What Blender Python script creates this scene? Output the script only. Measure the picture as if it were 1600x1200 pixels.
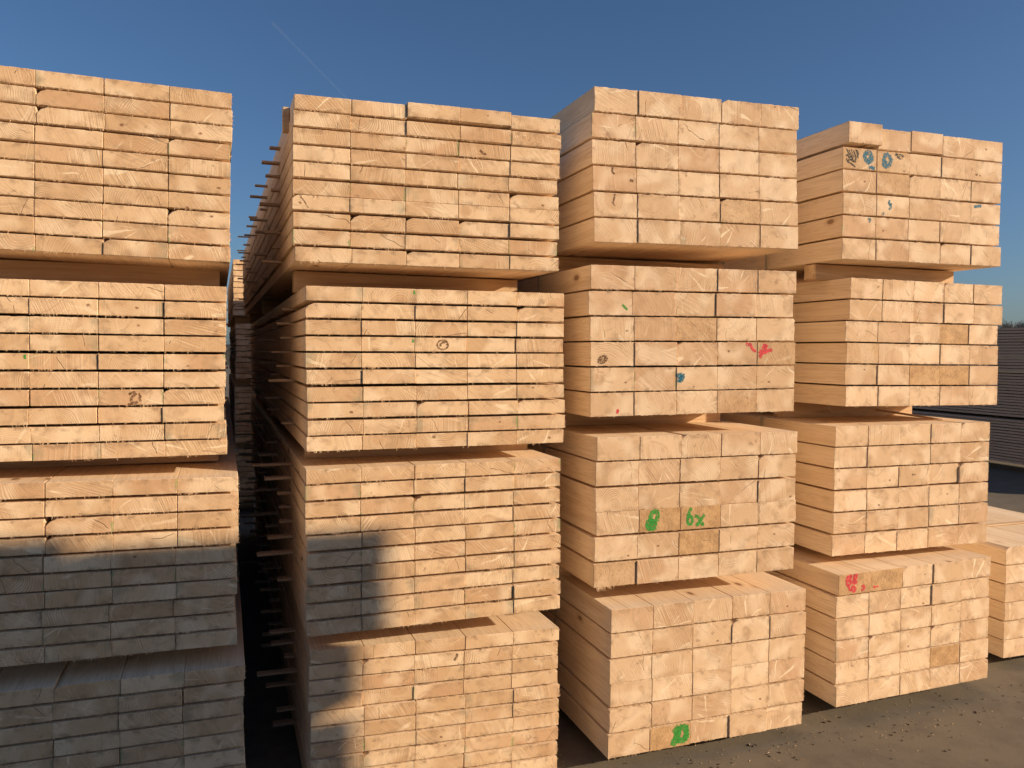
import bpy, bmesh, math, random
from mathutils import Vector, Matrix
rad = math.radians
for o in list(bpy.data.objects): bpy.data.objects.remove(o)
S = bpy.context.scene
col = S.collection

# ------------------------------------------------------------------ camera
F_PX, YAW, PITCH, ROLL, CAM_Z = 1241.14, rad(19.123), rad(-2.330), rad(0.515), 1.79
cam = bpy.data.objects.new("camera", bpy.data.cameras.new("camera")); col.objects.link(cam)
fw = Vector((math.sin(YAW)*math.cos(PITCH), math.cos(YAW)*math.cos(PITCH), math.sin(PITCH)))
ri = Vector((math.cos(YAW), -math.sin(YAW), 0)); up = ri.cross(fw)
r2 = ri*math.cos(ROLL) + up*math.sin(ROLL); u2 = -ri*math.sin(ROLL) + up*math.cos(ROLL)
cam.matrix_world = Matrix(((r2.x, u2.x, -fw.x, 0), (r2.y, u2.y, -fw.y, 0), (r2.z, u2.z, -fw.z, CAM_Z), (0, 0, 0, 1)))
cam.data.sensor_width = 36; cam.data.lens = F_PX/1600*36
cam.data.clip_start = 0.05; cam.data.clip_end = 30000
S.camera = cam
def pix_dir(px, py):
    return (fw + r2*((px-800)/F_PX) + u2*((600-py)/F_PX)).normalized()

# ------------------------------------------------------------------ light
SUN = Vector((0.793, -0.512, 0.330)).normalized()          # towards the sun
w = bpy.data.worlds.new("World"); S.world = w; w.use_nodes = True
nt = w.node_tree; nt.nodes.clear()
sky = nt.nodes.new("ShaderNodeTexSky"); sky.sky_type = 'NISHITA'; sky.sun_disc = False
sky.sun_elevation = math.asin(SUN.z); sky.sun_rotation = math.atan2(SUN.x, SUN.y)
sky.altitude = 300; sky.air_density = 1.0; sky.dust_density = 1.5; sky.ozone_density = 5.8
bg = nt.nodes.new("ShaderNodeBackground"); bg.inputs[1].default_value = 0.072
wo = nt.nodes.new("ShaderNodeOutputWorld")
nt.links.new(sky.outputs[0], bg.inputs[0]); nt.links.new(bg.outputs[0], wo.inputs[0])
sl = bpy.data.lights.new("sun", 'SUN'); sl.energy = 4.7; sl.angle = rad(0.75); sl.color = (1.0, 0.79, 0.55)
so = bpy.data.objects.new("sun", sl); col.objects.link(so)
so.rotation_euler = (-SUN).to_track_quat('-Z', 'Y').to_euler(); so.location = (8, -5, 6)
S.view_settings.view_transform = 'Standard'; S.view_settings.look = 'None'
S.view_settings.exposure = 0.35; S.view_settings.gamma = 1
S.cycles.max_bounces = 10; S.cycles.diffuse_bounces = 7; S.cycles.transparent_max_bounces = 12

# ------------------------------------------------------------------ node helper
class N:
    def __init__(s, name):
        s.m = bpy.data.materials.new(name); s.m.use_nodes = True
        s.t = s.m.node_tree; s.t.nodes.clear()
    def n(s, typ, ins=None, **kw):
        nd = s.t.nodes.new(typ)
        for k, v in kw.items(): setattr(nd, k, v)
        for k, v in (ins or {}).items(): s.put(nd.inputs[k], v)
        return nd
    def put(s, sock, v):
        if hasattr(v, 'is_output') or isinstance(v, bpy.types.NodeSocket): s.t.links.new(v, sock)
        else: sock.default_value = v
    def math(s, op, a, b=0.0, c=0.0, clamp=False):
        nd = s.n("ShaderNodeMath", operation=op, use_clamp=clamp)
        s.put(nd.inputs[0], a); s.put(nd.inputs[1], b)
        if op in ('MULTIPLY_ADD', 'SMOOTH_MIN', 'SMOOTH_MAX'): s.put(nd.inputs[2], c)
        return nd.outputs[0]
    def map(s, v, a, b, c=0.0, d=1.0, smooth=False):
        nd = s.n("ShaderNodeMapRange", clamp=True)
        if smooth: nd.interpolation_type = 'SMOOTHSTEP'
        for i, q in enumerate((v, a, b, c, d)): s.put(nd.inputs[i], q)
        return nd.outputs[0]
    def mix(s, f, a, b, mode='MIX'):
        nd = s.n("ShaderNodeMix", data_type='RGBA', blend_type=mode, clamp_factor=True)
        s.put(nd.inputs[0], f); s.put(nd.inputs[6], a); s.put(nd.inputs[7], b)
        return nd.outputs[2]
    def noise(s, vec, scale, detail=2, rough=0.5, dist=0.0, dim='3D'):
        nd = s.n("ShaderNodeTexNoise", noise_dimensions=dim)
        if dim == '1D': s.put(nd.inputs['W'], vec)
        else: s.put(nd.inputs['Vector'], vec)
        nd.inputs['Scale'].default_value = scale; nd.inputs['Detail'].default_value = detail
        nd.inputs['Roughness'].default_value = rough; nd.inputs['Distortion'].default_value = dist
        return nd.outputs['Fac']
    def vec(s, x, y, z):
        nd = s.n("ShaderNodeCombineXYZ"); s.put(nd.inputs[0], x); s.put(nd.inputs[1], y); s.put(nd.inputs[2], z)
        return nd.outputs[0]
    def sep(s, v):
        nd = s.n("ShaderNodeSeparateXYZ"); s.put(nd.inputs[0], v); return nd.outputs
    def vm(s, op, a, b=(0, 0, 0)):
        nd = s.n("ShaderNodeVectorMath", operation=op); s.put(nd.inputs[0], a); s.put(nd.inputs[1], b)
        return nd.outputs[0]
    def rnd(s, seed):
        oi = s.n("ShaderNodeObjectInfo")
        wn = s.n("ShaderNodeTexWhiteNoise", noise_dimensions='1D')
        s.put(wn.inputs['W'], s.math('MULTIPLY_ADD', oi.outputs['Random'], 911.7, seed))
        return s.sep(wn.outputs['Color'])
    def done(s, color, rough=0.8, bump=None, bstr=0.5, bdist=0.001, spec=0.25, alpha=None):
        p = s.n("ShaderNodeBsdfPrincipled")
        s.put(p.inputs['Base Color'], color); s.put(p.inputs['Roughness'], rough)
        p.inputs['Specular IOR Level'].default_value = spec
        if bump is not None:
            b = s.n("ShaderNodeBump"); b.inputs['Strength'].default_value = bstr; b.inputs['Distance'].default_value = bdist
            s.put(b.inputs['Height'], bump); s.t.links.new(b.outputs[0], p.inputs['Normal'])
        if alpha is not None: s.put(p.inputs['Alpha'], alpha)
        o = s.n("ShaderNodeOutputMaterial"); s.t.links.new(p.outputs[0], o.inputs[0])
        return s.m

def rgb(r, g, b): return (r, g, b, 1)

def wood_mat(name, t, weathered=0.0, grey=0.0, stain_p=0.85):
    """sawn spruce: end grain on faces that look along Y, long grain on the others"""
    s = N(name)
    tc = s.n("ShaderNodeTexCoord"); P = tc.outputs['Object']; x, y, z = s.sep(P)
    ny = s.math('ABSOLUTE', s.sep(tc.outputs['Normal'])[1])
    is_end = s.math('GREATER_THAN', ny, 0.6)
    r1, r2_, r3 = s.rnd(3.1); r4, r5, r6 = s.rnd(17.7); r7, r8, r9 = s.rnd(51.3)
    off = s.vec(s.math('MULTIPLY', r4, 37.0), s.math('MULTIPLY', r5, 53.0), s.math('MULTIPLY', r6, 91.0))
    Q = s.vm('ADD', P, off)
    # --- end grain
    wx = s.math('MULTIPLY_ADD', s.noise(Q, 9, 2), 0.05, -0.025)
    wz = s.math('MULTIPLY_ADD', s.noise(s.vm('ADD', Q, (7, 3, 1)), 9, 2), 0.05, -0.025)
    cx = s.math('MULTIPLY_ADD', r1, 0.19, 0.005)
    cz = s.math('MULTIPLY_ADD', r2_, t + 0.09, -0.045)
    dx = s.math('ADD', s.math('SUBTRACT', x, cx), wx); dz = s.math('ADD', s.math('SUBTRACT', z, cz), wz)
    d = s.math('SQRT', s.math('ADD', s.math('MULTIPLY', dx, dx), s.math('MULTIPLY', dz, dz)))
    ang = s.math('ARCTAN2', dz, dx)
    sp = s.math('DIVIDE', 6.283, s.math('MULTIPLY_ADD', r3, 0.0036, 0.0046))
    dn = s.math('MULTIPLY_ADD', s.noise(d, 45, 1, dim='1D'), 0.012, d)
    ring = s.math('POWER', s.math('MULTIPLY_ADD', s.math('SINE', s.math('MULTIPLY', dn, sp)), 0.5, 0.5), 1.6)
    rmask = s.math('MULTIPLY', s.map(s.noise(Q, 11, 2), 0.38, 0.60), s.map(r7, 0.25, 0.8, 0.10, 1.0))
    blotch = s.noise(Q, 14, 3, 0.55, 0.25)
    blotch2 = s.noise(s.vm('ADD', Q, (3, 9, 4)), 9, 1, 0.4, 0.3)
    base = s.mix(r4, rgb(0.61, 0.415, 0.235), rgb(0.78, 0.580, 0.365))
    base = s.mix(s.map(r6, 0.75, 1.0), base, rgb(0.60, 0.385, 0.22))
    base = s.mix(s.map(blotch, 0.50, 0.74, 0.0, 0.75, True), base, rgb(0.45, 0.30, 0.175))
    base = s.mix(s.map(blotch2, 0.44, 0.70, 0.0, 0.6, True), base, rgb(0.88, 0.72, 0.50))
    base = s.mix(s.math('MULTIPLY', ring, s.math('MULTIPLY', rmask, 0.72)), base, rgb(0.40, 0.245, 0.125))
    heart = s.math('SUBTRACT', dn, s.math('MULTIPLY_ADD', r9, 0.10, 0.02))
    base = s.mix(s.math('MULTIPLY', s.map(heart, -0.003, 0.003, 1.0, 0.0, True), s.map(r7, 0.2, 0.9, 0.0, 0.5)), base, rgb(0.56, 0.35, 0.19))
    # zone of heartwood with a soft outline following one ring
    hz = s.map(s.math('ABSOLUTE', s.math('SUBTRACT', dn, s.math('MULTIPLY_ADD', r8, 0.09, 0.03))), 0.0, 0.006, 1.0, 0.0, True)
    base = s.mix(s.math('MULTIPLY', hz, s.map(s.noise(Q, 16, 1), 0.45, 0.65, 0, 0.35)), base, rgb(0.37, 0.235, 0.14))
    # pale radial streaks (knot branches cut lengthwise, raised fibre)
    an = s.noise(s.math('ADD', s.math('MULTIPLY', ang, 2.3), s.math('MULTIPLY', r5, 40)), 1.5, 1, dim='1D')
    st = s.math('MULTIPLY', s.map(an, 0.66, 0.72), s.map(s.noise(Q, 15, 1), 0.46, 0.58))
    base = s.mix(s.math('MULTIPLY', st, s.map(r9, 0.2, 0.7, 0.0, 0.85)), base, rgb(0.86, 0.72, 0.50))
    smd = s.math('MULTIPLY', s.map(s.noise(s.vm('ADD', Q, (6, 2, 7)), 20, 4, 0.7, 0.6), 0.60, 0.72, 0.0, 0.7, True), s.math('GREATER_THAN', r1, 0.45))
    base = s.mix(smd, base, rgb(0.33, 0.205, 0.12))
    # saw marks
    th = s.math('MULTIPLY_ADD', r8, 1.6, 0.2)
    u = s.math('ADD', s.math('MULTIPLY', x, s.math('SINE', th)), s.math('MULTIPLY', z, s.math('COSINE', th)))
    saw = s.noise(s.vec(s.math('MULTIPLY', u, 240.0), s.math('MULTIPLY', x, 9.0), s.math('MULTIPLY', r4, 50.0)), 1.0, 2, 0.7)
    smask = s.math('MULTIPLY', s.map(s.noise(s.vm('ADD', Q, (1, 1, 8)), 10, 2), 0.38, 0.62), s.map(r9, 0.0, 0.8, 0.25, 1.0))
    sawc = s.math('MULTIPLY', s.map(saw, 0.35, 0.65, -1, 1), smask)
    base = s.mix(s.map(sawc, 0.0, 1.0, 0.0, 0.42), base, rgb(0.84, 0.68, 0.46))
    base = s.mix(s.map(sawc, 0.0, -1.0, 0.0, 0.26), base, rgb(0.36, 0.23, 0.13))
    fine = s.noise(Q, 420, 2, 0.7)
    base = s.mix(s.map(fine, 0.55, 0.8, 0.0, 0.35), base, rgb(0.38, 0.24, 0.14))
    # drying cracks running out from the pith
    aw = s.math('MULTIPLY_ADD', s.noise(Q, 30, 1), 0.16, s.math('MULTIPLY_ADD', r1, 5.2, -2.7))
    arc = s.math('MULTIPLY', s.math('ABSOLUTE', s.math('SUBTRACT', ang, aw)), d)
    crack = s.math('MULTIPLY', s.map(arc, 0.0006, 0.0016, 1.0, 0.0), s.math('MULTIPLY', s.math('GREATER_THAN', r3, 0.5), s.map(s.noise(s.vm('ADD', Q, (5, 5, 5)), 14, 1), 0.45, 0.5)))
    base = s.mix(s.math('MULTIPLY', crack, 0.75), base, rgb(0.16, 0.09, 0.045))
    # knots in a few ends
    kx = s.math('SUBTRACT', x, s.math('MULTIPLY_ADD', r5, 0.15, 0.025)); kz = s.math('SUBTRACT', z, s.math('MULTIPLY', r7, t))
    kd = s.math('ADD', s.math('SQRT', s.math('ADD', s.math('MULTIPLY', kx, kx), s.math('MULTIPLY', s.math('MULTIPLY', kz, kz), 2.2))), s.math('MULTIPLY_ADD', s.noise(Q, 60, 2), 0.016, -0.008))
    kn = s.math('MULTIPLY', s.map(kd, 0.003, 0.009, 1.0, 0.0, True), s.math('GREATER_THAN', r2_, 0.88))
    base = s.mix(s.math('MULTIPLY', kn, 0.85), base, rgb(0.22, 0.11, 0.055))
    # blue-green sap stain creeping in from the ends of a few boards
    ex = s.math('ABSOLUTE', s.math('SUBTRACT', x, 0.1))
    sn = s.math('ADD', s.math('MULTIPLY', ex, 5.5), s.noise(s.vm('ADD', Q, (2, 8, 3)), 14, 3))
    stn = s.math('MULTIPLY', s.map(sn, 0.90, 1.20, 0.0, 0.5, True), s.math('GREATER_THAN', r8, stain_p))
    base = s.mix(stn, base, rgb(0.235, 0.24, 0.165))
    grn = s.math('MULTIPLY', s.map(s.math('ADD', ex, s.math('MULTIPLY', s.noise(Q, 50, 1), 0.012)), 0.1005, 0.104), s.math('MULTIPLY', s.math('GREATER_THAN', r6, 0.5+stain_p/2), s.map(s.noise(Q, 25, 1), 0.5, 0.56)))
    base = s.mix(s.math('MULTIPLY', grn, 0.55), base, rgb(0.13, 0.33, 0.10))
    ed = s.math('MINIMUM', s.math('SUBTRACT', 0.1, ex), s.math('MINIMUM', z, s.math('SUBTRACT', t, z)))
    dirt = s.math('MULTIPLY', s.map(ed, 0.0, 0.022, 1.0, 0.0, True), s.map(s.noise(s.vm('ADD', Q, (9, 1, 6)), 24, 3, 0.65), 0.50, 0.68, 0.0, 0.75))
    base = s.mix(dirt, base, rgb(0.33, 0.215, 0.125))
    if weathered > 0:
        rough_n = s.noise(s.vm('MULTIPLY', Q, (1.0, 1.0, 0.55)), 120, 4, 0.75)
        base = s.mix(weathered, base, s.mix(s.map(s.noise(Q, 20, 3), 0.35, 0.65), rgb(0.42, 0.245, 0.105), rgb(0.60, 0.375, 0.175)))
        base = s.mix(s.map(rough_n, 0.52, 0.68, 0.0, 0.40 + 0.2*weathered), base, rgb(0.20, 0.115, 0.055))
        base = s.mix(s.map(rough_n, 0.44, 0.32, 0.0, 0.6*weathered), base, rgb(0.68, 0.48, 0.27))
    # --- long grain
    L = s.vec(s.math('MULTIPLY', x, 26.0), s.math('MULTIPLY', y, 1.1), s.math('MULTIPLY', z, 26.0))
    L = s.vm('ADD', L, off)
    g1 = s.noise(L, 1.0, 3, 0.55, 0.6)
    L2 = s.vm('MULTIPLY', L, (5.5, 2.6, 5.5)); g2 = s.noise(L2, 1.0, 2, 0.6)
    wv = s.math('SINE', s.math('MULTIPLY', g1, 70.0))
    lb = s.mix(r5, rgb(0.80, 0.620, 0.420), rgb(0.88, 0.715, 0.515))
    lb = s.mix(s.map(g1, 0.45, 0.75, 0.0, 0.55, True), lb, rgb(0.68, 0.49, 0.30))
    lb = s.mix(s.map(g2, 0.5, 0.75, 0.0, 0.3), lb, rgb(0.52, 0.35, 0.20))
    lb = s.mix(s.map(wv, 0.1, 1.0, 0.0, 0.26), lb, rgb(0.46, 0.30, 0.17))
    K = s.vm('ADD', s.vec(s.math('MULTIPLY', x, 7.0), s.math('MULTIPLY', y, 3.4), s.math('MULTIPLY', z, 7.0)), off)
    vo = s.n("ShaderNodeTexVoronoi"); s.put(vo.inputs['Vector'], K); vo.inputs['Scale'].default_value = 1.0
    kf = s.math('MULTIPLY', s.map(vo.outputs['Distance'], 0.06, 0.105, 1.0, 0.0, True), s.math('GREATER_THAN', s.sep(vo.outputs['Color'])[0], 0.3))
    kr = s.math('MULTIPLY', s.map(vo.outputs['Distance'], 0.10, 0.20, 1.0, 0.0, True), s.math('GREATER_THAN', s.sep(vo.outputs['Color'])[0], 0.3))
    lb = s.mix(s.math('MULTIPLY', kr, 0.35), lb, rgb(0.46, 0.27, 0.14))
    lb = s.mix(s.math('MULTIPLY', kf, 0.8), lb, rgb(0.21, 0.105, 0.05))
    if grey == 0:
        sc_ = s.n("ShaderNodeVectorMath", operation='MULTIPLY'); s.put(sc_.inputs[0], base); s.put(sc_.inputs[1], (1.07, 1.025, 1.03) if t > 0.06 else (1.12, 1.045, 0.99))
        mn = s.n("ShaderNodeVectorMath", operation='MINIMUM'); s.put(mn.inputs[0], sc_.outputs[0]); s.put(mn.inputs[1], (0.92, 0.76, 0.54)); base = mn.outputs[0]
    c = s.mix(is_end, lb, base)
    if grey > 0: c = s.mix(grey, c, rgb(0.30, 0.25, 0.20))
    h = s.math('ADD', s.math('MULTIPLY', sawc, 0.55), s.math('MULTIPLY', fine, 0.7))
    h = s.math('SUBTRACT', s.math('MULTIPLY_ADD', s.math('MULTIPLY', ring, rmask), 0.35, h), s.math('MULTIPLY', crack, 2.0))
    h = s.math('MULTIPLY_ADD', s.noise(Q, 90, 3, 0.7), 1.1 + 2.5*weathered, h)
    hl = s.math('MULTIPLY', g2, 0.5)
    hh = s.n("ShaderNodeMix", data_type='FLOAT'); s.put(hh.inputs[0], is_end); s.put(hh.inputs[2], hl); s.put(hh.inputs[3], h)
    return s.done(c, 0.78, hh.outputs[0], 0.55, 0.0011, 0.22)

M = {}
M['thin'] = wood_mat("sawn_wood_thin", 0.05, stain_p=0.80)
M['thick'] = wood_mat("sawn_wood_thick", 0.10, stain_p=0.97)
M['worn'] = wood_mat("weathered_wood_thick", 0.10, weathered=0.85, stain_p=2)
M['halfworn'] = wood_mat("rough_wood_thick", 0.10, weathered=0.4, stain_p=2)
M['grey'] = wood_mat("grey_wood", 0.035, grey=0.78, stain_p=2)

def lath_mat():
    s = N("lath_wood"); tc = s.n("ShaderNodeTexCoord"); x, y, z = s.sep(tc.outputs['Object'])
    r = s.rnd(9.0)
    g = s.noise(s.vec(s.math('MULTIPLY', x, 5), s.math('MULTIPLY', y, 80), s.math('ADD', s.math('MULTIPLY', z, 80), s.math('MULTIPLY', r[0], 60))), 1, 3)
    c = s.mix(r[1], rgb(0.48, 0.34, 0.21), rgb(0.72, 0.54, 0.35)); c = s.mix(s.map(g, 0.4, 0.7, 0, 0.6), c, rgb(0.30, 0.19, 0.11))
    return s.done(c, 0.8, g, 0.4, 0.001)
M['lath'] = lath_mat()
def bearer_mat():
    s = N("bearer_wood"); tc = s.n("ShaderNodeTexCoord"); x, y, z = s.sep(tc.outputs['Object'])
    r = s.rnd(4.0)
    g = s.noise(s.vec(s.math('MULTIPLY', x, 2.2), s.math('MULTIPLY', y, 30), s.math('ADD', s.math('MULTIPLY', z, 30), s.math('MULTIPLY', r[0], 60))), 1, 4, 0.6, 0.5)
    c = s.mix(s.map(g, 0.38, 0.68), rgb(0.66, 0.48, 0.29), rgb(0.46, 0.29, 0.16))
    return s.done(c, 0.75, g, 0.4, 0.001)
M['bearer'] = bearer_mat()
def paint(name, c, lo=0.36, hi=0.46, scale=160, amax=0.95):
    s = N(name); tc = s.n("ShaderNodeTexCoord")
    n = s.noise(tc.outputs['Object'], scale, 3, 0.7); n2 = s.noise(tc.outputs['Object'], 60, 2)
    return s.done(s.mix(s.map(n2, 0.3, 0.7), c, rgb(c[0]*0.6, c[1]*0.7, c[2]*0.7)), 0.7, alpha=s.map(n, lo, hi, 0.0, amax))
M['green'] = paint("green_spray_paint", rgb(0.06, 0.40, 0.06), 0.32, 0.54, 150, 0.95)
M['blue'] = paint("blue_spray_paint", rgb(0.02, 0.19, 0.29), 0.34, 0.54, 150, 0.95)
M['red'] = paint("red_spray_paint", rgb(0.92, 0.08, 0.10), 0.32, 0.52, 150, 0.95)
M['black'] = paint("black_crayon", rgb(0.03, 0.028, 0.025), 0.40, 0.5)
M['brown'] = paint("dark_knot", rgb(0.24, 0.12, 0.055), 0.36, 0.56, 130, 0.85)
def plain(name, c, rough=0.6, spec=0.4):
    s = N(name); tc = s.n("ShaderNodeTexCoord"); n = s.noise(tc.outputs['Object'], 20, 2)
    return s.done(s.mix(n, c, rgb(c[0]*0.75, c[1]*0.75, c[2]*0.75)), rough, spec=spec)
M['strap'] = plain("strap_plastic", rgb(0.50, 0.46, 0.36), 0.4)

# ------------------------------------------------------------------ objects
def tag(o, label=None, cat=None, group=None, kind=None):
    if label: o['label'] = label
    if cat: o['category'] = cat
    if group: o['group'] = group
    if kind: o['kind'] = kind
    return o
def link(name, me, parent=None, loc=None, rot=None):
    o = bpy.data.objects.new(name, me); col.objects.link(o)
    if parent: o.parent = parent
    if loc is not None: o.location = loc
    if rot is not None: o.rotation_euler = rot
    return o
def mesh(name, verts, faces, mat=None, smooth=False):
    me = bpy.data.meshes.new(name); me.from_pydata(verts, [], faces); me.update()
    if mat: me.materials.append(mat)
    if smooth:
        for p in me.polygons: p.use_smooth = True
    return me
def box_data(x0, x1, y0, y1, z0, z1, b=0.0015):
    """box with slightly broken edges"""
    bm = bmesh.new(); bmesh.ops.create_cube(bm, size=1)
    bmesh.ops.scale(bm, vec=(x1-x0, y1-y0, z1-z0), verts=bm.verts)
    bmesh.ops.translate(bm, vec=((x0+x1)/2, (y0+y1)/2, (z0+z1)/2), verts=bm.verts)
    if b: bmesh.ops.bevel(bm, geom=bm.edges[:], offset=b, segments=1, affect='EDGES')
    me = bpy.data.meshes.new("block"); bm.to_mesh(me); bm.free(); return me

def board_mesh(name, wd, t, L, mat, rnd, wane=None, fuzz=1.0):
    """a sawn plank: front end at y=0, rough saw edge with torn fibres, optional missing (waney) corner"""
    c = []                                     # clean outline, counter-clockwise seen from the front
    def seg(a, b, n):
        for i in range(n): c.append((a[0]+(b[0]-a[0])*i/n, a[1]+(b[1]-a[1])*i/n))
    r = 0.0018
    corners = [(0, 0), (wd, 0), (wd, t), (0, t)]
    pts = []
    for k, (cx_, cz_) in enumerate(corners):
        sx = 1 if cx_ == 0 else -1; sz = 1 if cz_ == 0 else -1
        a, b = r, r
        if wane and k == wane[0]: a, b = wane[1], wane[2]
        pa = (cx_+sx*a, cz_); pb = (cx_, cz_+sz*b)
        mid = ((pa[0]+pb[0])/2 - sx*a*0.10, (pa[1]+pb[1])/2 - sz*b*0.10)
        seq = [pb, mid, pa] if k in (0, 2) else [pa, mid, pb]
        pts.append(seq)
    for k in range(4):
        s_ = pts[k]; c += [s_[0], s_[1]]
        a, b = s_[2], pts[(k+1) % 4][0]
        n = max(2, int(math.hypot(b[0]-a[0], b[1]-a[1])/0.009)); seg(a, b, n)
    n = len(c); V = []; Fc = []
    cxm, czm = wd/2, t/2
    rough = rnd.uniform(0.0001, 0.0004) if t < 0.06 else rnd.uniform(0.0002, 0.0009)
    jit = [rnd.gauss(0, rough) for _ in c]
    for (x, z), j in zip(c, jit):              # ring 0: the face itself, inset
        k = 0.0011 + abs(j)
        V.append((x + (k if x < cxm else -k), 0.0, z + (k if z < czm else -k)))
    for (x, z), j in zip(c, jit): V.append((x + (j if x > cxm else -j), 0.0012, z + (j if z > czm else -j)))
    for (x, z) in c: V.append((x, 0.02, z))
    for (x, z) in c: V.append((x, L, z))
    Fc.append(tuple(range(n)))
    for a in range(3):
        for i in range(n):
            j = (i+1) % n; Fc.append((a*n+i, (a+1)*n+i, (a+1)*n+j, a*n+j))
    Fc.append(tuple(reversed(range(3*n, 4*n))))
    # torn fibres on the bottom and side edges
    def fibre(px, pz, dx, dz, ln, wv):
        b0 = len(V); ox, oz = -dz*wv, dx*wv
        cy = rnd.uniform(-0.003, 0.002); bend = rnd.uniform(-0.35, 0.35)
        mx, mz = px+dx*ln*0.55, pz+dz*ln*0.55
        tx, tz = px+(dx-dz*bend)*ln, pz+(dz+dx*bend)*ln
        V.extend([(px-ox, 0.0015, pz-oz), (px+ox, 0.0015, pz+oz), (px, 0.0038, pz),
                  (mx-ox*.8, 0.0008+cy*.5, mz-oz*.8), (mx+ox*.8, 0.0008+cy*.5, mz+oz*.8), (mx, 0.0028+cy*.5, mz), (tx, 0.001+cy, tz)])
        for q in ((0, 1, 4, 3), (1, 2, 5, 4), (2, 0, 3, 5), (3, 4, 6), (4, 5, 6), (5, 3, 6)): Fc.append(tuple(b0+i for i in q))
    nf = int(rnd.choice([4, 10, 20, 40]) * fuzz)
    cl = [rnd.uniform(0.02, wd-0.02) for _ in range(3)]
    for _ in range(nf):
        e = rnd.random()
        if e < 0.58:
            px = min(wd-0.004, max(0.004, rnd.gauss(rnd.choice(cl), 0.025)))
            a = rnd.gauss(-1.57, 0.55); fibre(px, 0.0008, math.cos(a), math.sin(a), rnd.uniform(0.003, 0.012), rnd.uniform(0.0004, 0.0012))
        elif e < 0.9:
            a = rnd.gauss(0, 0.7); fibre(wd-0.0008, rnd.uniform(0.002, t-0.002), math.cos(a), math.sin(a), rnd.uniform(0.003, 0.009), rnd.uniform(0.0005, 0.0014))
        else:
            px = rnd.uniform(0.004, wd-0.004); a = rnd.gauss(1.57, 0.6)
            fibre(px, t-0.0008, math.cos(a), math.sin(a), rnd.uniform(0.002, 0.004), rnd.uniform(0.0004, 0.0009))
    return mesh(name, V, Fc, mat)

R0 = random.Random(11)
WT = 0.2004
LEN = 5.1
def variants(t, mat, nn, fuzz, waney):
    out = []
    for i in range(nn):
        wn = None
        if i < waney:
            wn = (R0.choice([0, 1, 2, 3]), R0.uniform(0.012, 0.034), R0.uniform(0.010, min(0.024, t*0.45)))
        out.append(board_mesh("plank", WT, t, LEN, mat, R0, wn, fuzz))
    return out
TH, TK = 0.0528, 0.1000
thin_v = variants(TH, M['thin'], 26, 1.0, 2)
thick_v = variants(TK, M['thick'], 22, 0.6, 1)
lath_me = box_data(-0.5, 0.5, -0.02, 0.02, 0, 1, 0)

# fitted pose of every pack: left, front, bottom, yaw, lean, board pitch, height
PACKS = {
    (1, 1): (-0.6366, 3.0311, 2.1102, -1.007, -1.054, 0.2030, 0.5957),
    (1, 2): (-0.6459, 3.0034, 1.4114, 1.461, -0.056, 0.2028, 0.6016),
    (1, 3): (-0.6157, 2.9878, 0.7323, 0.632, -0.748, 0.2024, 0.6094),
    (1, 4): (-0.5852, 2.9723, 0.0302, 0.113, 0.077, 0.2016, 0.6250),
    (2, 1): (0.2014, 2.9986, 2.1104, -1.915, 0.129, 0.2028, 0.6007),
    (2, 2): (0.2402, 2.9783, 1.4159, 0.094, 0.274, 0.2026, 0.6065),
    (2, 3): (0.2407, 2.9795, 0.7280, 0.385, 0.324, 0.2018, 0.6220),
    (2, 4): (0.2498, 3.0471, 0.0260, -1.017, -0.698, 0.2015, 0.6250),
    (3, 1): (1.4185, 3.0543, 2.2538, -1.308, 0.874, 0.2014, 0.6409),
    (3, 2): (1.3998, 3.0313, 1.5178, -1.313, 0.662, 0.2017, 0.6370),
    (3, 3): (1.4295, 3.0204, 0.7925, -0.373, 0.109, 0.2015, 0.6401),
    (3, 4): (1.4816, 2.9843, 0.0649, 0.855, -0.275, 0.2016, 0.6396),
    (4, 1): (2.7626, 3.1226, 2.2515, -0.451, 0.321, 0.2013, 0.6418),
    (4, 2): (2.8590, 3.1764, 1.5317, 0.187, -0.290, 0.2013, 0.6389),
    (4, 3): (2.7874, 3.1637, 0.7886, -0.410, 0.133, 0.2009, 0.6466),
    (4, 4): (2.7140, 3.0329, 0.0932, 1.651, 0.226, 0.2013, 0.6438),
}
W3 = ['top', 'second', 'third', 'bottom']
STACK = {1: 'leftmost stack', 2: 'second-from-left stack', 3: 'third-from-left stack', 4: 'fourth-from-left stack'}
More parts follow.
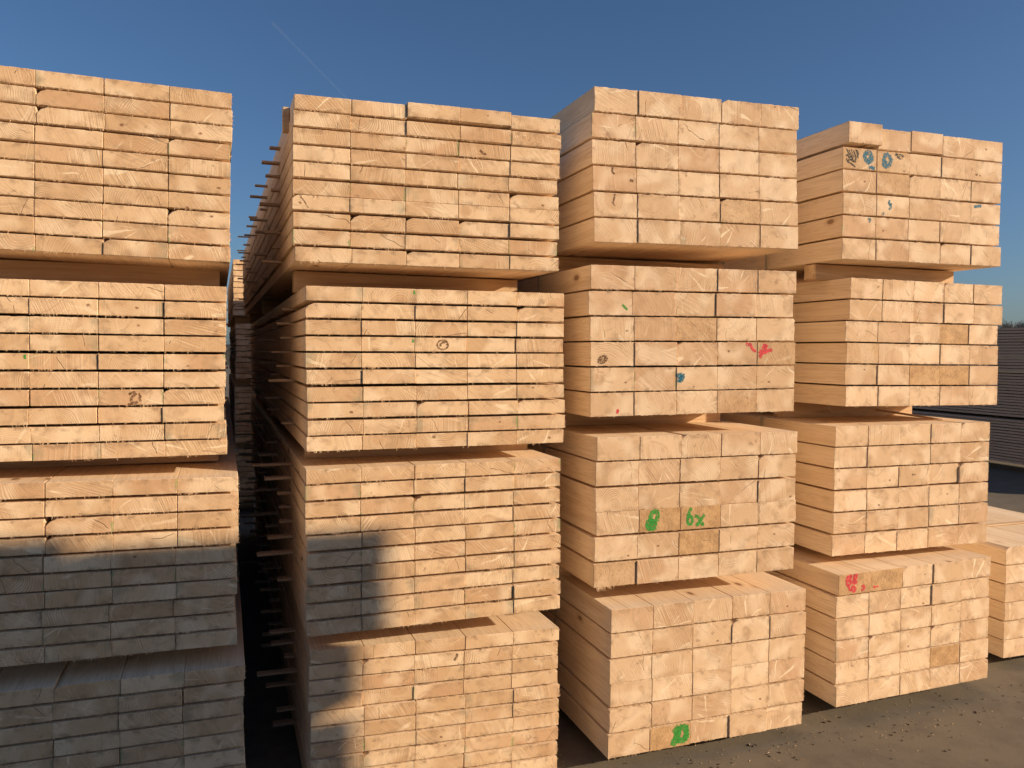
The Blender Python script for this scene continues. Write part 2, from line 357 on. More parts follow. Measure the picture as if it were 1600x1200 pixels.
# sideways shift of the left / right end of each layer (photograph pixels at 1600 wide, top layer first)
DL = {(2,1): [0,-1.5,-2.5,-2.5,-2.5,-3,-3.5,-2.5,-3,0], (2,2): [0,-.7,-.8,-1,-1.2,0,.7,1.3,1.1,-.4],
      (2,3): [0,-1.3,-1.8,-1.8,.9,.3,.3,-1,-1,0], (2,4): [0,-1,-1.6,-2,2,2.3,2.5,1.5,1,2],
      (3,1): [0,-3.7,-3.2,-2.1,-.5,0], (3,2): [.2,-3.3,-.4,0,0,0], (3,3): [0,-1.3,-2,0,-2,-2], (3,4): [.7,.8,0,1.5,.7,-.5],
      (4,1): [.5,-2,-1.3,0,-1,0], (4,2): [1.5,.6,-4.5,-2,-2.6,-1], (4,4): [0,-2.5,-1.5,-1.5,-1,0]}
DR = {(1,1): [0,1.8,1.9,-.9,-.2,.2,.1,.1,.4,1.5], (1,2): [0,-.6,-.9,-1.8,-2.7,-2.1,-3.9,-5.4,-1.2,0],
      (1,3): [0,1,.8,1.4,-3,-1.2,0,-5,-2.5,0], (1,4): [0,-2,-4,-3,-3,-1.5,0,-1,1,0],
      (2,1): [0,2.6,.5,.1,-3.3,-.9,0,.1,-1.7,0], (2,2): [0,-.5,-.6,-1.8,-1,-1.3,.2,2,2.3,0],
      (4,1): [.5,0,-1,0,-9,1], (4,2): [1,3.5,-3,-2,-1,0], (4,3): [0,1,-.6,-2,-.5,0]}
PXM = {1: .00198, 2: .00243, 3: .0032, 4: .0042}
TIGHT = {(2,1): [6], (3,3): [3], (3,4): [3]}            # layers lying directly on the one below (gap index from the top)

def ribbon(pts, wid, rnd, y=-0.0006):
    V, Fc = [], []
    P2 = []
    for a, b in zip(pts[:-1], pts[1:]):
        for k in range(4): P2.append((a[0]+(b[0]-a[0])*k/4, a[1]+(b[1]-a[1])*k/4))
    P2.append(pts[-1])
    for i, (px, pz) in enumerate(P2):
        q = P2[min(i+1, len(P2)-1)]; p = P2[max(i-1, 0)]
        dx, dz = q[0]-p[0], q[1]-p[1]; l = math.hypot(dx, dz) or 1; nx, nz = -dz/l, dx/l
        w1 = wid*rnd.uniform(0.5, 0.8); w2 = wid*rnd.uniform(0.5, 0.8)
        V += [(px+nx*w1, y, pz+nz*w1), (px-nx*w2, y, pz-nz*w2)]
    for i in range(len(P2)-1): Fc.append((2*i, 2*i+1, 2*i+3, 2*i+2))
    return V, Fc
def mark(board, name, strokes, mat, label):
    """strokes: list of (width, [(x, z), ...]) in metres on the board's end"""
    V, Fc = [], []
    for k, (wid, pts) in enumerate(strokes):
        v, f = ribbon(pts, wid, R0, -0.0006-0.00005*k); b = len(V); v = [(q[0], q[1] + SKEW.get(board.name, 0)*q[0], q[2]) for q in v]
        V += v; Fc += [tuple(i+b for i in q) for q in f]
    o = link(name, mesh(name, V, Fc, mat), board); o['label'] = label
    return o

BOARD = {}
SKEW = {}
def skewed(meshes, k):
    out = []
    for m in meshes:
        c = m.copy()
        for v in c.vertices:
            if v.co.y < 0.05: v.co.y += k*v.co.x
        out.append(c)
    return out
def build_pack(name, root, key, t, nrow, ncol, pitch, h, meshes, rnd, tilt=0.0, laths=True, sets=(0.6, 1.45, 2.5, 3.5, 4.4), poke=0.0, strap=True, skew=0.0, dl=None, dr=None, pxm=.0024, lathw=1.0, tight=()):
    if abs(skew) > 1e-4: meshes = skewed(meshes, skew)
    gaps = [0.35 + rnd.random()*0.5 + 0.4 for _ in range(nrow-1)]
    for g in tight: gaps[g-1] = 0.08
    tot = h - nrow*t; sc = tot/sum(gaps) if gaps else 0
    z = h
    for i in range(nrow):
        z0 = z - t
        l = (dl[i] if dl else rnd.gauss(0, .6))*pxm; r = (dr[i] if dr else (dl[i] if dl else 0)+rnd.gauss(0, .6))*pxm
        span = ncol*pitch + r - l
        kx = max(1.0, (span - 0.003)/(ncol*WT)); WB = WT*kx; slack = span - ncol*WB
        wts = [rnd.random()**1.6 for _ in range(ncol-1)]; sw = sum(wts) or 1
        x = l
        if slack < 0.001*(ncol-1): slack = 0.0012*(ncol-1)
        for j in range(ncol):
            b = link("plank", rnd.choice(meshes), root, (x, rnd.gauss(0, 0.0011) + (rnd.choice([-1, 1])*rnd.uniform(.003, .006) if rnd.random() < 0.08 else 0) + skew*x, z0 + (rnd.uniform(0, 0.0016) if i else 0)))
            b.rotation_euler = (0, 0, rnd.gauss(0, 0.0005)); SKEW[b.name] = skew; b.scale.x = kx
            if key: BOARD[key + (i+1, j+1)] = b
            x += WB + (0.0004 + slack*wts[j]/sw if j < ncol-1 else 0)
        z = z0
        if i < nrow-1:
            g = gaps[i]*sc
            if laths and g > 0.003:
                for q, sy in enumerate(sets):
                    pl = rnd.uniform(0.25, 1.0)*poke if (poke and rnd.random() < 0.85) else -0.01
                    pr = rnd.choice([-.01, -.01, -.01, .012])
                    lo = link("lath", lath_me, root, ((ncol*pitch + pr - pl)/2, sy + rnd.gauss(0, .012), z - g + 0.0002))
                    lo.data.materials or lo.data.materials.append(M['lath'])
                    lo.rotation_euler = (0, 0, rnd.gauss(0, .006)); lo.scale = (ncol*pitch + pl + pr, lathw, g - 0.0004)
            z -= g
    if strap:
        for sy in (0.56, 3.9):
            W = ncol*pitch; e = 0.004; wd = 0.008; th = 0.0012
            bx = [(-e-.008, -e), (W+e+.008, -e), (W+e+.008, h+e), (-e-.008, h+e)]
            V = []
            for (px, pz) in bx:
                cx_, cz_ = W/2, h/2
                for yy in (sy-wd, sy+wd):
                    V += [(px, yy, pz), (px + (th if px > cx_ else -th), yy, pz + (th if pz > cz_ else -th))]
            Fc = []
            for k in range(4):
                a, b = 4*k, 4*((k+1) % 4)
                Fc += [(a, b, b+2, a+2), (a+1, a+3, b+3, b+1), (a, a+1, b+1, b), (a+2, b+2, b+3, a+3)]
            link("strap", mesh("strap", V, Fc, M['strap']), root)

def pack_root(name, loc, yaw, lean, label, cat, group):
    o = link(name, None, None, loc, (0, -lean, yaw)); o.empty_display_size = 0.2
    return tag(o, label, cat, group)

BEAR_N = [0]
def bearer(cx_, cy, z0, z1, wdt, label, group="square wooden bearers carrying the timber packs", yaw=0.0, dp=0.085):
    o = link("bearer", box_data(-wdt/2, wdt/2, -dp/2, dp/2, 0, z1-z0, 0.003), None, (cx_, cy, z0), (0, 0, yaw))
    o.data.materials.append(M['bearer'])
    return tag(o, label, "bearer", group)

DESC = {
 (1,1): "top pack of thin planks in the leftmost stack, fully sunlit against the sky",
 (1,2): "sunlit second pack down in the leftmost stack, a dark B-shaped knot in one plank end",
 (1,3): "third pack down in the leftmost stack, its upper rows sunlit and lower rows in shadow",
 (1,4): "lowest pack of the leftmost stack, wholly in grey shadow at the bottom left",
 (2,1): "top pack of the second-from-left stack, laths poking out left, two top planks raised",
 (2,2): "second pack down in the second stack from the left, pale planks with green paint flecks",
 (2,3): "third pack down in the second stack from the left, its lower left half in shadow",
 (2,4): "lowest pack of the second stack from the left, crossed by a thin sliver of sunlight",
 (3,1): "top pack of thick beams in the third stack, the tallest against the sky",
 (3,2): "pack of thick beams marked with a pink squiggle and a blue blot, second down",
 (3,3): "pack of thick beams marked with green figures 8 and 6x in the third stack",
 (3,4): "lowest pack of the third stack, green paint blot on a brown beam end",
 (4,1): "top pack of the fourth stack, two beam ends scribbled in blue and black",
 (4,2): "second pack down in the fourth stack, its two upper layers shifted out to the right",
 (4,3): "plain unmarked pack of thick beams, third down in the fourth stack",
 (4,4): "lowest pack of the fourth stack, a red scribble on its top left beam end",
}
GROUND = 0.0
for (c, p), (X, Y, Z, yaw, lean, bw, h) in PACKS.items():
    thin = c <= 2
    nm = "timber_pack"
    yw, le = rad(yaw), rad(lean)
    h0 = h if p < 4 or c > 2 else 0.603
    z0 = Z + h - h0
    loc = Vector((X, Y, z0)); ncol = 5
    tgt = {1: .9, 2: 1.5, 3: .8, 4: .8}[c]
    dire = {(1, 1): 1.2, (2, 1): 1.5}.get((c, p), .15*yaw + .85*tgt)
    skw = math.tan(rad(yaw - dire)); yw0 = yw; yw = rad(dire)
    if c == 1: loc -= Vector((math.cos(yw0)*math.cos(le), math.sin(yw0)*math.cos(le), math.sin(le)))*bw*2
    root = pack_root(nm, loc, yw, le, DESC[(c, p)], "timber pack", "packs of thin sawn planks in the two left stacks" if thin else "packs of thick sawn beams in the two right stacks")
    rr = random.Random(100*c+p)
    dl = DL.get((c, p)); dr = DR.get((c, p))
    if c == 1: dl = [d*0.6 for d in dr]
    build_pack(nm, root, (c, p), TH if thin else TK, 10 if thin else 6, ncol, bw, h0, thin_v if thin else thick_v, rr,
               poke=(0.0 if c == 1 else (0.17 if p > 2 else 0.10) if c == 2 else 0), laths=True, sets=(0.6, 1.45, 2.5, 3.5, 4.4) if thin else (0.62, 2.5, 4.4),
               strap=not thin, skew=skw, dl=dl, dr=dr, pxm=PXM[c], tight=TIGHT.get((c, p), ()))
    # bearers below this pack
    below = PACKS.get((c, p+1))
    zt = below[2] + below[6] if below else GROUND
    cxw = loc.x + 0.5*bw*ncol
    BY = {(1,1): .35, (1,2): .4, (2,1): .37, (2,2): .35, (2,3): .6, (4,1): .24, (4,2): .53}.get((c, p), .55)
    for sy, where in ((BY, "near the front"), (2.5, "halfway back"), (4.6, "at the back")):
        zz0, zz1 = zt + 0.001, z0 - 0.001 - 0.0
        cyw = Y + sy
        under = ("on the ground under the bottom pack of the " + STACK[c]) if not below else "between the %s and %s packs of the %s" % (W3[p-1], W3[p], STACK[c])
        bearer(cxw - math.sin(yw)*sy + (-.03 if c == 4 else 0), cyw, zz0, zz1 - 0.002, (0.93 if c == 4 else 0.96) - (.16 if not below else 0), "bearer %s %s" % (where, under), yaw=yw)

# ---- individual boards the photograph singles out
def B(*k): return BOARD[k]
def worn(k, m='worn', label=None):
    o = B(*k); o.material_slots[0].link = 'OBJECT'; o.material_slots[0].material = M[m]
    if label: o['label'] = label
for k in (3, 4):
    B(2, 1, 1, k).location.z += 0.009; B(2, 1, 1, k).location.y -= 0.005
    B(2, 1, 1, k)['label'] = "plank lying raised and pushed forward on the top layer"
B(4, 1, 1, 1).location.z += 0.014; B(4, 1, 1, 1).location.y -= 0.012; B(4, 1, 1, 1).location.x += 0.012
B(4, 1, 1, 3).location.z += 0.006
for (k, m, l) in (((4,1,2,1), 'halfworn', "rough beam end scribbled in black and blue"), ((4,1,2,2), 'halfworn', "rough beam end with a blue figure and a black smudge"),
                  ((4,1,3,2), 'halfworn', "beam end with a brown streaked left half"), ((3,2,3,3), 'halfworn', "beam end speckled dark grey"),
                  ((3,2,4,5), 'halfworn', "beam end with a pink paint squiggle and dark flecks"), ((3,3,4,2), 'worn', "rough brown beam end with a green figure 8"),
                  ((3,3,4,3), 'worn', "rough brown beam end with green 6x"), ((3,3,5,3), 'worn', "brown weathered beam end"),
                  ((3,4,6,2), 'worn', "brown beam end with a green paint blot"), ((4,2,3,4), 'worn', "brown beam end with diagonal saw marks"),
                  ((4,2,5,3), 'worn', "brown weathered beam end"), ((4,2,5,4), 'worn', "brown weathered beam end with a small ring knot"),
                  ((4,4,1,1), 'worn', "brown beam end with a red scribble"), ((4,4,1,2), 'worn', "dark brown weathered beam end"),
                  ((4,4,5,4), 'worn', "rough reddish beam end"), ((4,2,4,1), 'halfworn', None), ((3,1,5,4), 'halfworn', None),
                  ((3,3,6,1), 'halfworn', "torn beam end with coarse rings and fringed lower edge"), ((3,2,6,4), 'halfworn', None)):
    worn(k, m, l)
def ell(cx_, cz_, a, b, rot=0.0, a0=0, a1=360, n=14):
    out = []
    for i in range(n+1):
        q = rad(a0 + (a1-a0)*i/n); ex, ez = a*math.cos(q), b*math.sin(q)
        out.append((cx_ + ex*math.cos(rot) - ez*math.sin(rot), cz_ + ex*math.sin(rot) + ez*math.cos(rot)))
    return out
# green 8 and 6x
mark(B(3,3,4,2), "painted_figure", [(.016, ell(.072, .066, .017, .024, -.35)), (.017, ell(.058, .032, .020, .018, -.35)), (.015, [(.04, .02), (.06, .035), (.075, .05)])], M['green'], "green spray-painted 8")
mark(B(3,3,4,3), "painted_figure", [(.012, [(.052, .096), (.044, .08), (.036, .06), (.036, .04)]), (.011, ell(.046, .040, .012, .019)), (.012, [(.070, .060), (.088, .052), (.098, .036), (.108, .020), (.118, .018)]), (.012, [(.120, .062), (.106, .046), (.092, .028), (.080, .014)])], M['green'], "green spray-painted 6x")
mark(B(3,4,6,2), "painted_blot", [(.022, ell(.158, .055, .026, .030)), (.026, [(.122, .088), (.14, .07), (.135, .045), (.118, .02), (.112, .008)]), (.016, [(.185, .09), (.18, .06), (.178, .02)])], M['green'], "green paint blot shaped like a 9")
mark(B(3,2,2,1), "painted_dash", [(.008, [(.155, .045), (.165, .035), (.178, .024)])], M['green'], "small green paint dash")
# pink squiggle across two beams
mark(B(3,2,4,4), "painted_squiggle", [(.010, [(.142, .095), (.152, .088), (.165, .092), (.172, .078)]), (.010, [(.170, .082), (.180, .066), (.196, .060)])], M['red'], "start of a pink paint squiggle")
mark(B(3,2,4,5), "painted_squiggle", [(.012, [(.008, .05), (.022, .062), (.036, .058), (.048, .085), (.034, .09), (.03, .07)]), (.012, [(.010, .036), (.025, .05), (.045, .058), (.062, .064), (.078, .066)]), (.009, [(.014, .03), (.022, .042)])], M['red'], "pink paint squiggle")
mark(B(3,2,5,3), "painted_blot", [(.018, [(.012, .075), (.016, .05), (.012, .034)]), (.018, [(.026, .07), (.03, .06), (.018, .045)])], M['blue'], "dark blue paint blot")
mark(B(3,2,6,1), "painted_blot", [(.009, [(.122, .012), (.128, .022), (.124, .03)])], M['red'], "small red paint spot")
mark(B(3,2,4,1), "knot", [(.012, ell(.055, .028, .018, .010, .5))], M['brown'], "brown knot")
# black and blue scribbles
blk = [(.005, [(.02+.014*i, .092-.005*(i % 2)), (.034+.012*i, .07), (.045+.011*i, .052)]) for i in range(5)]
blk += [(.006, [(.018, .058), (.028, .066), (.036, .05), (.05, .058), (.062, .04)]), (.006, [(.02, .045), (.03, .03), (.045, .026), (.06, .018), (.075, .008)]), (.007, [(.03, .04), (.05, .042), (.07, .03), (.078, .05)]), (.006, [(.08, .09), (.09, .075), (.086, .055)])]
mark(B(4,1,2,1), "crayon_scribble", blk, M['black'], "black crayon scribble")
mark(B(4,1,2,1), "painted_figure", [(.018, ell(.150, .062, .020, .024, .4)), (.010, [(.150, .06), (.160, .052), (.165, .045)]), (.012, [(.155, .012), (.17, .014), (.19, .008)])], M['blue'], "blue paint oval")
mark(B(4,1,2,2), "painted_figure", [(.016, [(.068, .088), (.048, .080), (.036, .055), (.038, .035), (.055, .026), (.076, .036), (.084, .062), (.07, .082)]), (.012, [(.04, .05), (.06, .045)])], M['blue'], "blue paint figure like a 6")
mark(B(4,1,2,2), "crayon_smudge", [(.010, [(.11, .092), (.13, .084), (.15, .088), (.16, .08)]), (.007, [(.12, .08), (.14, .07), (.15, .075)])], M['black'], "black crayon smudge")
mark(B(4,1,4,2), "painted_squiggle", [(.009, [(.078, .08), (.072, .066), (.078, .056), (.088, .062), (.086, .045), (.074, .034)]), (.008, [(.038, .018), (.044, .008)])], M['blue'], "thin blue paint squiggle")
mark(B(4,1,5,1), "painted_dash", [(.009, [(.150, .092), (.168, .088), (.160, .074)])], M['blue'], "blue paint dash")
mark(B(4,1,4,5), "painted_dash", [(.011, [(.02, .082), (.04, .085), (.07, .09)])], M['blue'], "blue paint dash")
# red scribble
mark(B(4,4,1,1), "painted_scribble", [(.010, [(.052, .09), (.045, .07), (.05, .05), (.062, .045)]), (.011, [(.05, .085), (.075, .092), (.07, .075), (.055, .07), (.08, .06), (.06, .045)]), (.011, [(.095, .095), (.09, .07), (.088, .05)]), (.011, [(.09, .09), (.11, .092), (.105, .078), (.09, .07), (.11, .058), (.09, .05)]),
      (.011, [(.06, .045), (.065, .025), (.08, .02), (.085, .04), (.1, .03), (.1, .015), (.085, .012)]), (.009, [(.14, .03), (.15, .038), (.158, .028), (.152, .018), (.138, .012)])], M['red'], "red spray-painted scribble")
mark(B(4,4,1,2), "painted_dash", [(.007, [(.012, .02), (.022, .024), (.03, .018)]), (.006, [(.036, .024), (.046, .022)])], M['red'], "small red paint dashes")
# knots
mark(B(1,2,7,4), "knot", [(.007, [(.098, .042), (.094, .036), (.108, .044), (.116, .038), (.106, .03), (.1, .022), (.102, .01), (.112, .006), (.122, .012)]), (.006, [(.124, .04), (.13, .03), (.126, .02), (.132, .012)]), (.005, [(.09, .003), (.106, .004)])], M['brown'], "dark cracked knot shaped like a B")
mark(B(2,2,4,3), "knot", [(.005, ell(.108, .026, .022, .018)), (.006, ell(.112, .024, .013, .012, 0, 0, 200))], M['brown'], "round brown knot")
mark(B(2,1,3,4), "knot", [(.007, [(.082, .03), (.094, .018), (.108, .014)])], M['brown'], "small dark knot")
mark(B(3,1,4,1), "knot", [(.006, [(.092, .098), (.088, .08), (.1, .07)]), (.009, [(.17, .05), (.188, .045)])], M['brown'], "brown knot")
mark(B(3,1,5,1), "knot", [(.006, [(.098, .098), (.094, .078), (.088, .06), (.098, .046)])], M['brown'], "long dark crack")
mark(B(1,3,6,2), "knot", [(.008, [(.05, .04), (.062, .026), (.068, .014)])], M['brown'], "dark knot")
mark(B(2,4,2,3), "knot", [(.008, [(.176, .046), (.168, .03), (.162, .02)])], M['brown'], "dark slit knot")
mark(B(2,1,7,1), "crack", [(.003, [(.028, .048), (.042, .03), (.056, .006)])], M['brown'], "diagonal crack")
mark(B(4,3,3,3), "knot", [(.006, [(.085, .06), (.094, .052), (.106, .058)])], M['brown'], "small dark knot")
mark(B(4,1,2,5), "knot", [(.006, [(.02, .03), (.035, .034), (.028, .024)])], M['brown'], "small dark knot")
for k, xs in (((2,2,1,2), .195), ((2,2,4,2), .195), ((1,2,5,2), .190)):
    mark(B(*k), "paint_fleck", [(.006, [(xs, .048), (xs-.001, .04), (xs, .034)])], M['green'], "green paint fleck on the plank's edge")

o = link("batten", box_data(-.026, -.002, .17, .21, .51, .60, .002), B(2,1,1,1).parent); o.data.materials.append(M['bearer'])
# torn fringe under the lowest left beam of pack 3,3
fr = []
V, Fc = [], []
for i in range(46):
    px = .01 + abs(R0.gauss(0, .05)); px = min(px, .19)
    ln = R0.uniform(.006, .02)*(1.25-px*4 if px < .1 else .6); a = R0.gauss(-1.5, .3); wv = R0.uniform(.0008, .002)
    b = len(V); V += [(px-wv, .001, .002), (px+wv, .001, .002), (px, .008, .002), (px+math.cos(a)*ln, R0.uniform(-.004, .001), math.sin(a)*ln)]
    Fc += [(b, b+1, b+3), (b+1, b+2, b+3), (b+2, b, b+3), (b, b+2, b+1)]
link("splinters", mesh("splinters", V, Fc, M['thick']), B(3,3,6,1))
# curled strap tails below pack 4,2 and a thin batten
def tube(name, pts, r, mat, parent=None, flat=None):
    cu = bpy.data.curves.new(name, 'CURVE'); cu.dimensions = '3D'; sp = cu.splines.new('POLY'); sp.points.add(len(pts)-1)
    for q, p_ in zip(sp.points, pts): q.co = (*p_, 1)
    cu.bevel_depth = r; cu.bevel_resolution = 2
    tmp = bpy.data.objects.new(name, cu); col.objects.link(tmp)
    dg = bpy.context.evaluated_depsgraph_get(); me = bpy.data.meshes.new_from_object(tmp.evaluated_get(dg))
    bpy.data.objects.remove(tmp); me.name = name; me.materials.clear(); me.materials.append(mat)
    return link(name, me, parent)
for (x0, x1, dy, dp) in ((-.15, .10, .25, .055), (.10, .26, .3, .05)):
    pts = []
    for i in range(13):
        q = i/12; pts.append((x0 + (x1-x0)*q, dy + .05*math.sin(q*3.1), -dp*math.sin(q*math.pi) - .003))
    root42 = B(4,2,1,1).parent
    tube("strap_tail", [(a+.25, b, c_) for a, b, c_ in pts], .0018, M['strap'], root42)

# ------------------------------------------------------------------ single low pack on the right
def simple_pack(label, loc, yaw, t, nrow, ncol, h, meshes, seed, group, laths=False, poke=0.0, sets=(0.6, 2.5, 4.4), pitch=0.2015, strap=False):
    r = pack_root("timber_pack", loc, yaw, 0, label, "timber pack", group)
    build_pack("timber_pack", r, None, t, nrow, ncol, pitch, h, meshes, random.Random(seed), laths=laths, sets=sets, poke=poke, strap=strap, pxm=.003)
    return r
simple_pack("single low pack of thick beams with a sunlit top, at the right edge", (4.10, 3.28, 0.075), rad(-0.3), TK, 6, 5, 0.635, thick_v, 501, "single low packs on the right", laths=True)
for sy, wh in ((0.35, 'front'), (4.5, 'rear')):
    bearer(4.60, 3.28+sy, 0.001, 0.073, 0.95, "pale square wooden bearer under the %s of the low pack at the right edge" % wh)
o = link("loose_lath", box_data(-.5, .5, -.02, .02, 0, .008, .001), None, (4.66, 3.74, 0.7125), (0, 0, rad(.5)))
o.data.materials.append(M['bearer']); tag(o, "thin pale lath lying across the top of the low right pack", "lath")
# batten leaning out of the gap under the second pack of the fourth stack
o = link("loose_batten", box_data(-.012, .012, -.30, .30, 0, .010, .001), None, (3.55, 3.62, 1.46), (rad(6), 0, rad(28)))
o.data.materials.append(M['lath']); tag(o, "thin batten lying askew in the gap below the second pack of the fourth stack", "batten")

# ------------------------------------------------------------------ second row behind, seen through the gap
zz = 0.10
for k in range(4):
    nmk = ['bottom', 'third', 'second', 'top'][k]
    simple_pack("%s pack of the far stack seen through the gap beside the leftmost stack" % nmk, (-0.03 + 0.012*((k*7) % 3), 9.05, zz), rad(1.2), TH, 10, 5, 0.595, thin_v, 600+k, "packs in the far stack behind the left gap", laths=True, sets=(0.5,), poke=0.0)
    for sy in (0.4, 4.5):
        zb = zz + 0.596
        if k == 0: bearer(0.47 - .02*sy, 9.05+sy, 0.001, 0.098, 0.95, "bearer under the %s of the far stack behind the left gap" % ('front' if sy < 1 else 'rear'))
        if k < 3: bearer(0.47 - .02*sy, 9.05+sy, zb, zb+0.087, 0.95, "bearer on the %s pack of the far stack behind the left gap, %s" % (nmk, 'front' if sy < 1 else 'rear'))
    zz += 0.685
for k in range(4):  # unseen extra stack, added to keep the strip left of the far stack dark
    nmk = ['bottom', 'third', 'second', 'top'][k]; zz = 0.10 + .685*k
    simple_pack("%s pack of the added far stack hidden behind the leftmost stack" % nmk, (-1.22, 9.15, zz), rad(1.0), TH, 10, 5, 0.595, thin_v, 650+k, "added packs in the far row behind the leftmost stack", laths=True, sets=(0.5,))
    for sy in (0.4, 4.5):
        zb = zz - .089 if k else .001
        bearer(-.72 - .017*sy, 9.15+sy, zb, zz-.002, 0.95, "bearer under the %s pack of the added hidden far left stack, %s" % (nmk, 'front' if sy < 1 else 'rear'))

# ------------------------------------------------------------------ dark thin-board stack far right
gt = 0.036
grey_v = [board_mesh("plank", WT, gt, 6.2, M['grey'], R0, None, 0.2) for _ in range(5)]
zz = 0.14
for k in range(3):
    nmk = ['bottom', 'middle', 'top'][k]
    r = simple_pack("%s pack of shaded grey boards in the far right stack" % nmk, (11.3 + .04*((k*5) % 3), 6.4, zz), 0, gt, 15, 5, 0.668, grey_v, 700+k, "packs of shaded grey boards at the far right")
    for sy in (0.5, 5.6):
        if k == 0: bearer(11.82, 6.4+sy, 0.001, 0.138, 0.95, "bearer under the %s end of the grey far right stack" % ('near' if sy < 1 else 'far'))
        if k < 2: bearer(11.82, 6.4+sy, zz+0.669, zz+0.708, 0.95, "bearer above the %s grey pack of the far right stack, %s end" % (nmk, 'near' if sy < 1 else 'far'))
    zz += 0.71

# ------------------------------------------------------------------ facing row across the aisle (casts the shadow on the left stacks)
for q, X0 in enumerate((3.735, 2.68)):
    zz = 0.135 + .045*q
    for k in range(4):
        simple_pack("%s pack of the across-aisle stack %s" % (['bottom', 'third', 'second', 'top'][k], ['nearer to the sun', 'farther from the sun'][q]), (X0 - (.015 if k < 3 else 0), -4.83, zz), 0, TK, 6, 5, 0.63, thick_v, 800+k+10*q, "packs across the aisle behind the viewer", strap=False)
        for sy in (0.6, 4.4):
            if k == 0: bearer(X0+.5, -4.83+sy, 0.001, 0.133 + .045*q, 0.95, "bearer under the %s stack across the aisle, %s end" % (['first', 'second'][q], 'near' if sy > 1 else 'far'))
            if k < 3: bearer(X0+.5, -4.83+sy, zz+0.631, zz+0.698, 0.95, "bearer above the %s pack of the %s stack across the aisle, %s end" % (['bottom', 'third', 'second'][k], ['first', 'second'][q], 'near' if sy > 1 else 'far'))
        zz += 0.70

# ------------------------------------------------------------------ ground
def ground_mat():
    s = N("yard_asphalt"); tc = s.n("ShaderNodeTexCoord"); P = tc.outputs['Object']
    a = s.noise(P, 0.9, 4, 0.6); b = s.noise(P, 6, 5, 0.65); f = s.noise(P, 140, 3, 0.7)
    c = s.mix(s.map(a, 0.3, 0.7), rgb(0.165, 0.142, 0.108), rgb(0.205, 0.172, 0.128))
    c = s.mix(s.map(b, 0.45, 0.75, 0, 0.55), c, rgb(0.085, 0.075, 0.062))
    c = s.mix(s.map(f, 0.5, 0.75, 0, 0.3), c, rgb(0.24, 0.20, 0.15))
    c = s.mix(s.map(f, 0.45, 0.3, 0, 0.5), c, rgb(0.11, 0.09, 0.07))
    v = s.n("ShaderNodeTexVoronoi"); s.put(v.inputs['Vector'], P); v.inputs['Scale'].default_value = 38
    sp = s.math('MULTIPLY', s.map(v.outputs['Distance'], 0.08, 0.13, 1, 0), s.math('GREATER_THAN', s.sep(v.outputs['Color'])[1], 0.83))
    c = s.mix(s.math('MULTIPLY', sp, 0.35), c, rgb(0.40, 0.31, 0.20))
    h = s.math('ADD', s.math('MULTIPLY', f, 0.7), s.math('MULTIPLY', b, 1.5))
    return s.done(c, 0.92, h, 0.35, 0.002, 0.2)
g = link("ground", mesh("ground", [(-900, -900, 0), (900, -900, 0), (900, 900, 0), (-900, 900, 0)], [(0, 1, 2, 3)], ground_mat()))
tag(g, "dusty grey-brown asphalt yard strewn with bark and sawdust", "ground", kind='structure')

# wood chips and bark crumbs
def chips(name, label, n, mat, smin, smax, seed, thick):
    rr = random.Random(seed); V, Fc = [], []
    for _ in range(n):
        if rr.random() < 0.75: x, y = rr.uniform(.6, 5.5), rr.gauss(2.95, .16)
        else: x, y = rr.uniform(-1.5, 7), rr.uniform(.5, 8)
        L_ = rr.uniform(smin, smax); W_ = L_*rr.uniform(.12, .5); a = rr.uniform(0, 6.28)
        z = .0012; b = len(V); hh = thick*rr.uniform(.4, 1.6)
        for (u, v_, q) in ((-1, -.6, 0), (1, -.8, 0), (1.1, .7, 0), (-.8, 1, 0), (-.8, -.4, 1), (.8, -.5, 1), (.7, .5, 1), (-.6, .6, 1)):
            u *= L_*rr.uniform(.35, .55); v_ *= W_*rr.uniform(.35, .6)
            V.append((x+u*math.cos(a)-v_*math.sin(a), y+u*math.sin(a)+v_*math.cos(a), z+q*hh*rr.uniform(.6, 1.3)))
        Fc += [(b+4, b+5, b+6, b+7), (b, b+1, b+5, b+4), (b+1, b+2, b+6, b+5), (b+2, b+3, b+7, b+6), (b+3, b, b+4, b+7)]
    o = link(name, mesh(name, V, Fc, mat)); return tag(o, label, "debris", kind='stuff')
chips("wood_chips", "pale wood chips and splinters scattered on the ground", 700, M['bearer'], .003, .012, 5, .0015)
chips("bark_crumbs", "dark bark crumbs scattered on the asphalt", 380, plain("bark", rgb(0.10, 0.075, 0.05), .9, .1), .003, .018, 6, .0025)

# ------------------------------------------------------------------ distant hill and bare wood
def hill_mat():
    s = N("hill_soil"); tc = s.n("ShaderNodeTexCoord"); n = s.noise(tc.outputs['Object'], 0.15, 5, 0.6)
    return s.done(s.mix(n, rgb(0.05, 0.045, 0.03), rgb(0.10, 0.09, 0.06)), 0.95)
V, Fc = [], []
NA, NB = 60, 8
def hill_h(a, r_):
    return (2.5 + .8*math.sin(a*9) + .4*math.sin(a*23+1))*max(0, math.sin(min(1, max(0, (r_-95)/60))*math.pi/2))
for i in range(NA+1):
    a = rad(-30 + 130*i/NA)
    for j in range(NB+1):
        r_ = 95 + 120*j/NB; V.append((r_*math.sin(a), r_*math.cos(a), hill_h(a, r_) - .05))
for i in range(NA):
    for j in range(NB):
        k = i*(NB+1)+j; Fc.append((k, k+1, k+NB+2, k+NB+1))
hl = link("hill", mesh("hill", V, Fc, hill_mat(), True)); tag(hl, "low dark hill on the horizon", "hill", kind='structure')
rr = random.Random(77); V, Fc = [], []
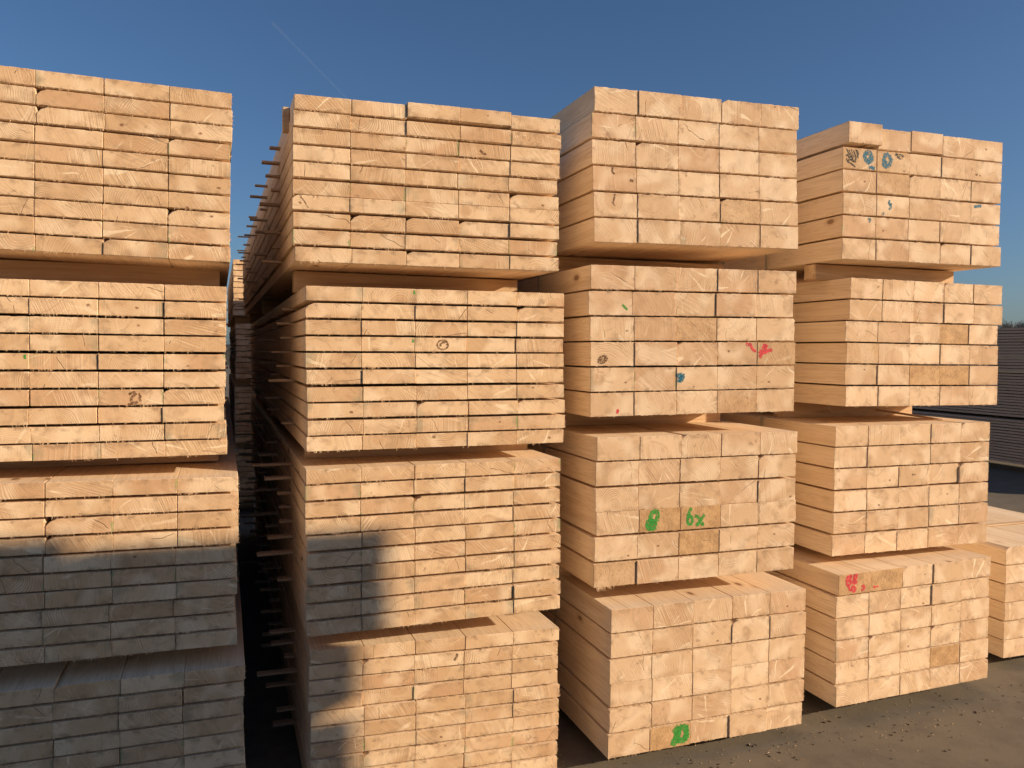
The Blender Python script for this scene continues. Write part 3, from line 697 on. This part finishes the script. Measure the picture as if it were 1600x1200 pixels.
def stick(a, b, r0, r1):
    a, b = Vector(a), Vector(b); d = (b-a).normalized(); n1 = d.orthogonal().normalized(); n2 = d.cross(n1); k = len(V)
    for p_, r_ in ((a, r0), (b, r1)):
        for q in range(3):
            an = 2.094*q; V.append(tuple(p_ + n1*math.cos(an)*r_ + n2*math.sin(an)*r_))
    for q in range(3): Fc.append((k+q, k+(q+1) % 3, k+3+(q+1) % 3, k+3+q))
for _ in range(620):
    a = rad(rr.uniform(-30, 100)) if rr.random() < 0.4 else rad(rr.uniform(40, 68)); r_ = rr.uniform(104, 160)
    x, y = r_*math.sin(a), r_*math.cos(a); z = hill_h(a, r_) - .1; H = rr.uniform(2.8, 4.2)
    stick((x, y, z), (x+rr.gauss(0, .3), y, z+H*.75), .13, .05)
    for _b in range(26):
        zb = z+H*rr.uniform(.15, .7); q = rr.uniform(0, 6.28); ln = H*rr.uniform(.18, .36)
        e = (x+math.cos(q)*ln*.75, y+math.sin(q)*ln*.75, zb+ln*rr.uniform(.4, 1.1)); stick((x, y, zb), e, .045, .02)
        for _t in range(3):
            f = rr.uniform(.3, 1); m_ = (x+(e[0]-x)*f, y+(e[1]-y)*f, zb+(e[2]-zb)*f)
            stick(m_, (m_[0]+rr.gauss(0, .45), m_[1]+rr.gauss(0, .45), m_[2]+rr.uniform(.2, .8)), .028, .012)
wd = link("distant_wood", mesh("distant_wood", V, Fc, plain("bare_branches", rgb(0.22, 0.18, 0.145), .9, .1)))
tag(wd, "bare brown wood along the hill on the horizon at the far right", "wood", kind='stuff')

# ------------------------------------------------------------------ contrail
D = 9000
a, b = pix_dir(425, 35)*D, pix_dir(560, 172)*D; C0 = Vector((0, 0, CAM_Z))
V, Fc = [], []
d = (b-a).normalized(); n1 = d.orthogonal().normalized(); n2 = d.cross(n1)
for i in range(25):
    q = i/24; p_ = C0 + a.lerp(b, q); r_ = 9 + 2*math.sin(q*20) + 3*math.sin(q*47)*.4
    for k in range(8): V.append(tuple(p_ + (n1*math.cos(k*.785) + n2*math.sin(k*.785))*r_*(1.5-.7*q)))
for i in range(24):
    for k in range(8): Fc.append((8*i+k, 8*i+(k+1) % 8, 8*i+8+(k+1) % 8, 8*i+8+k))
s = N("contrail_ice"); dd = s.n("ShaderNodeBsdfDiffuse"); dd.inputs[0].default_value = (.9, .9, .9, 1)
tr = s.n("ShaderNodeBsdfTransparent"); mx = s.n("ShaderNodeMixShader"); mx.inputs[0].default_value = .016
s.t.links.new(tr.outputs[0], mx.inputs[1]); s.t.links.new(dd.outputs[0], mx.inputs[2])
oo = s.n("ShaderNodeOutputMaterial"); s.t.links.new(mx.outputs[0], oo.inputs[0])
ct = link("contrail", mesh("contrail", V, Fc, s.m, True)); tag(ct, "faint thin white contrail slanting across the blue sky", "contrail", kind='stuff')
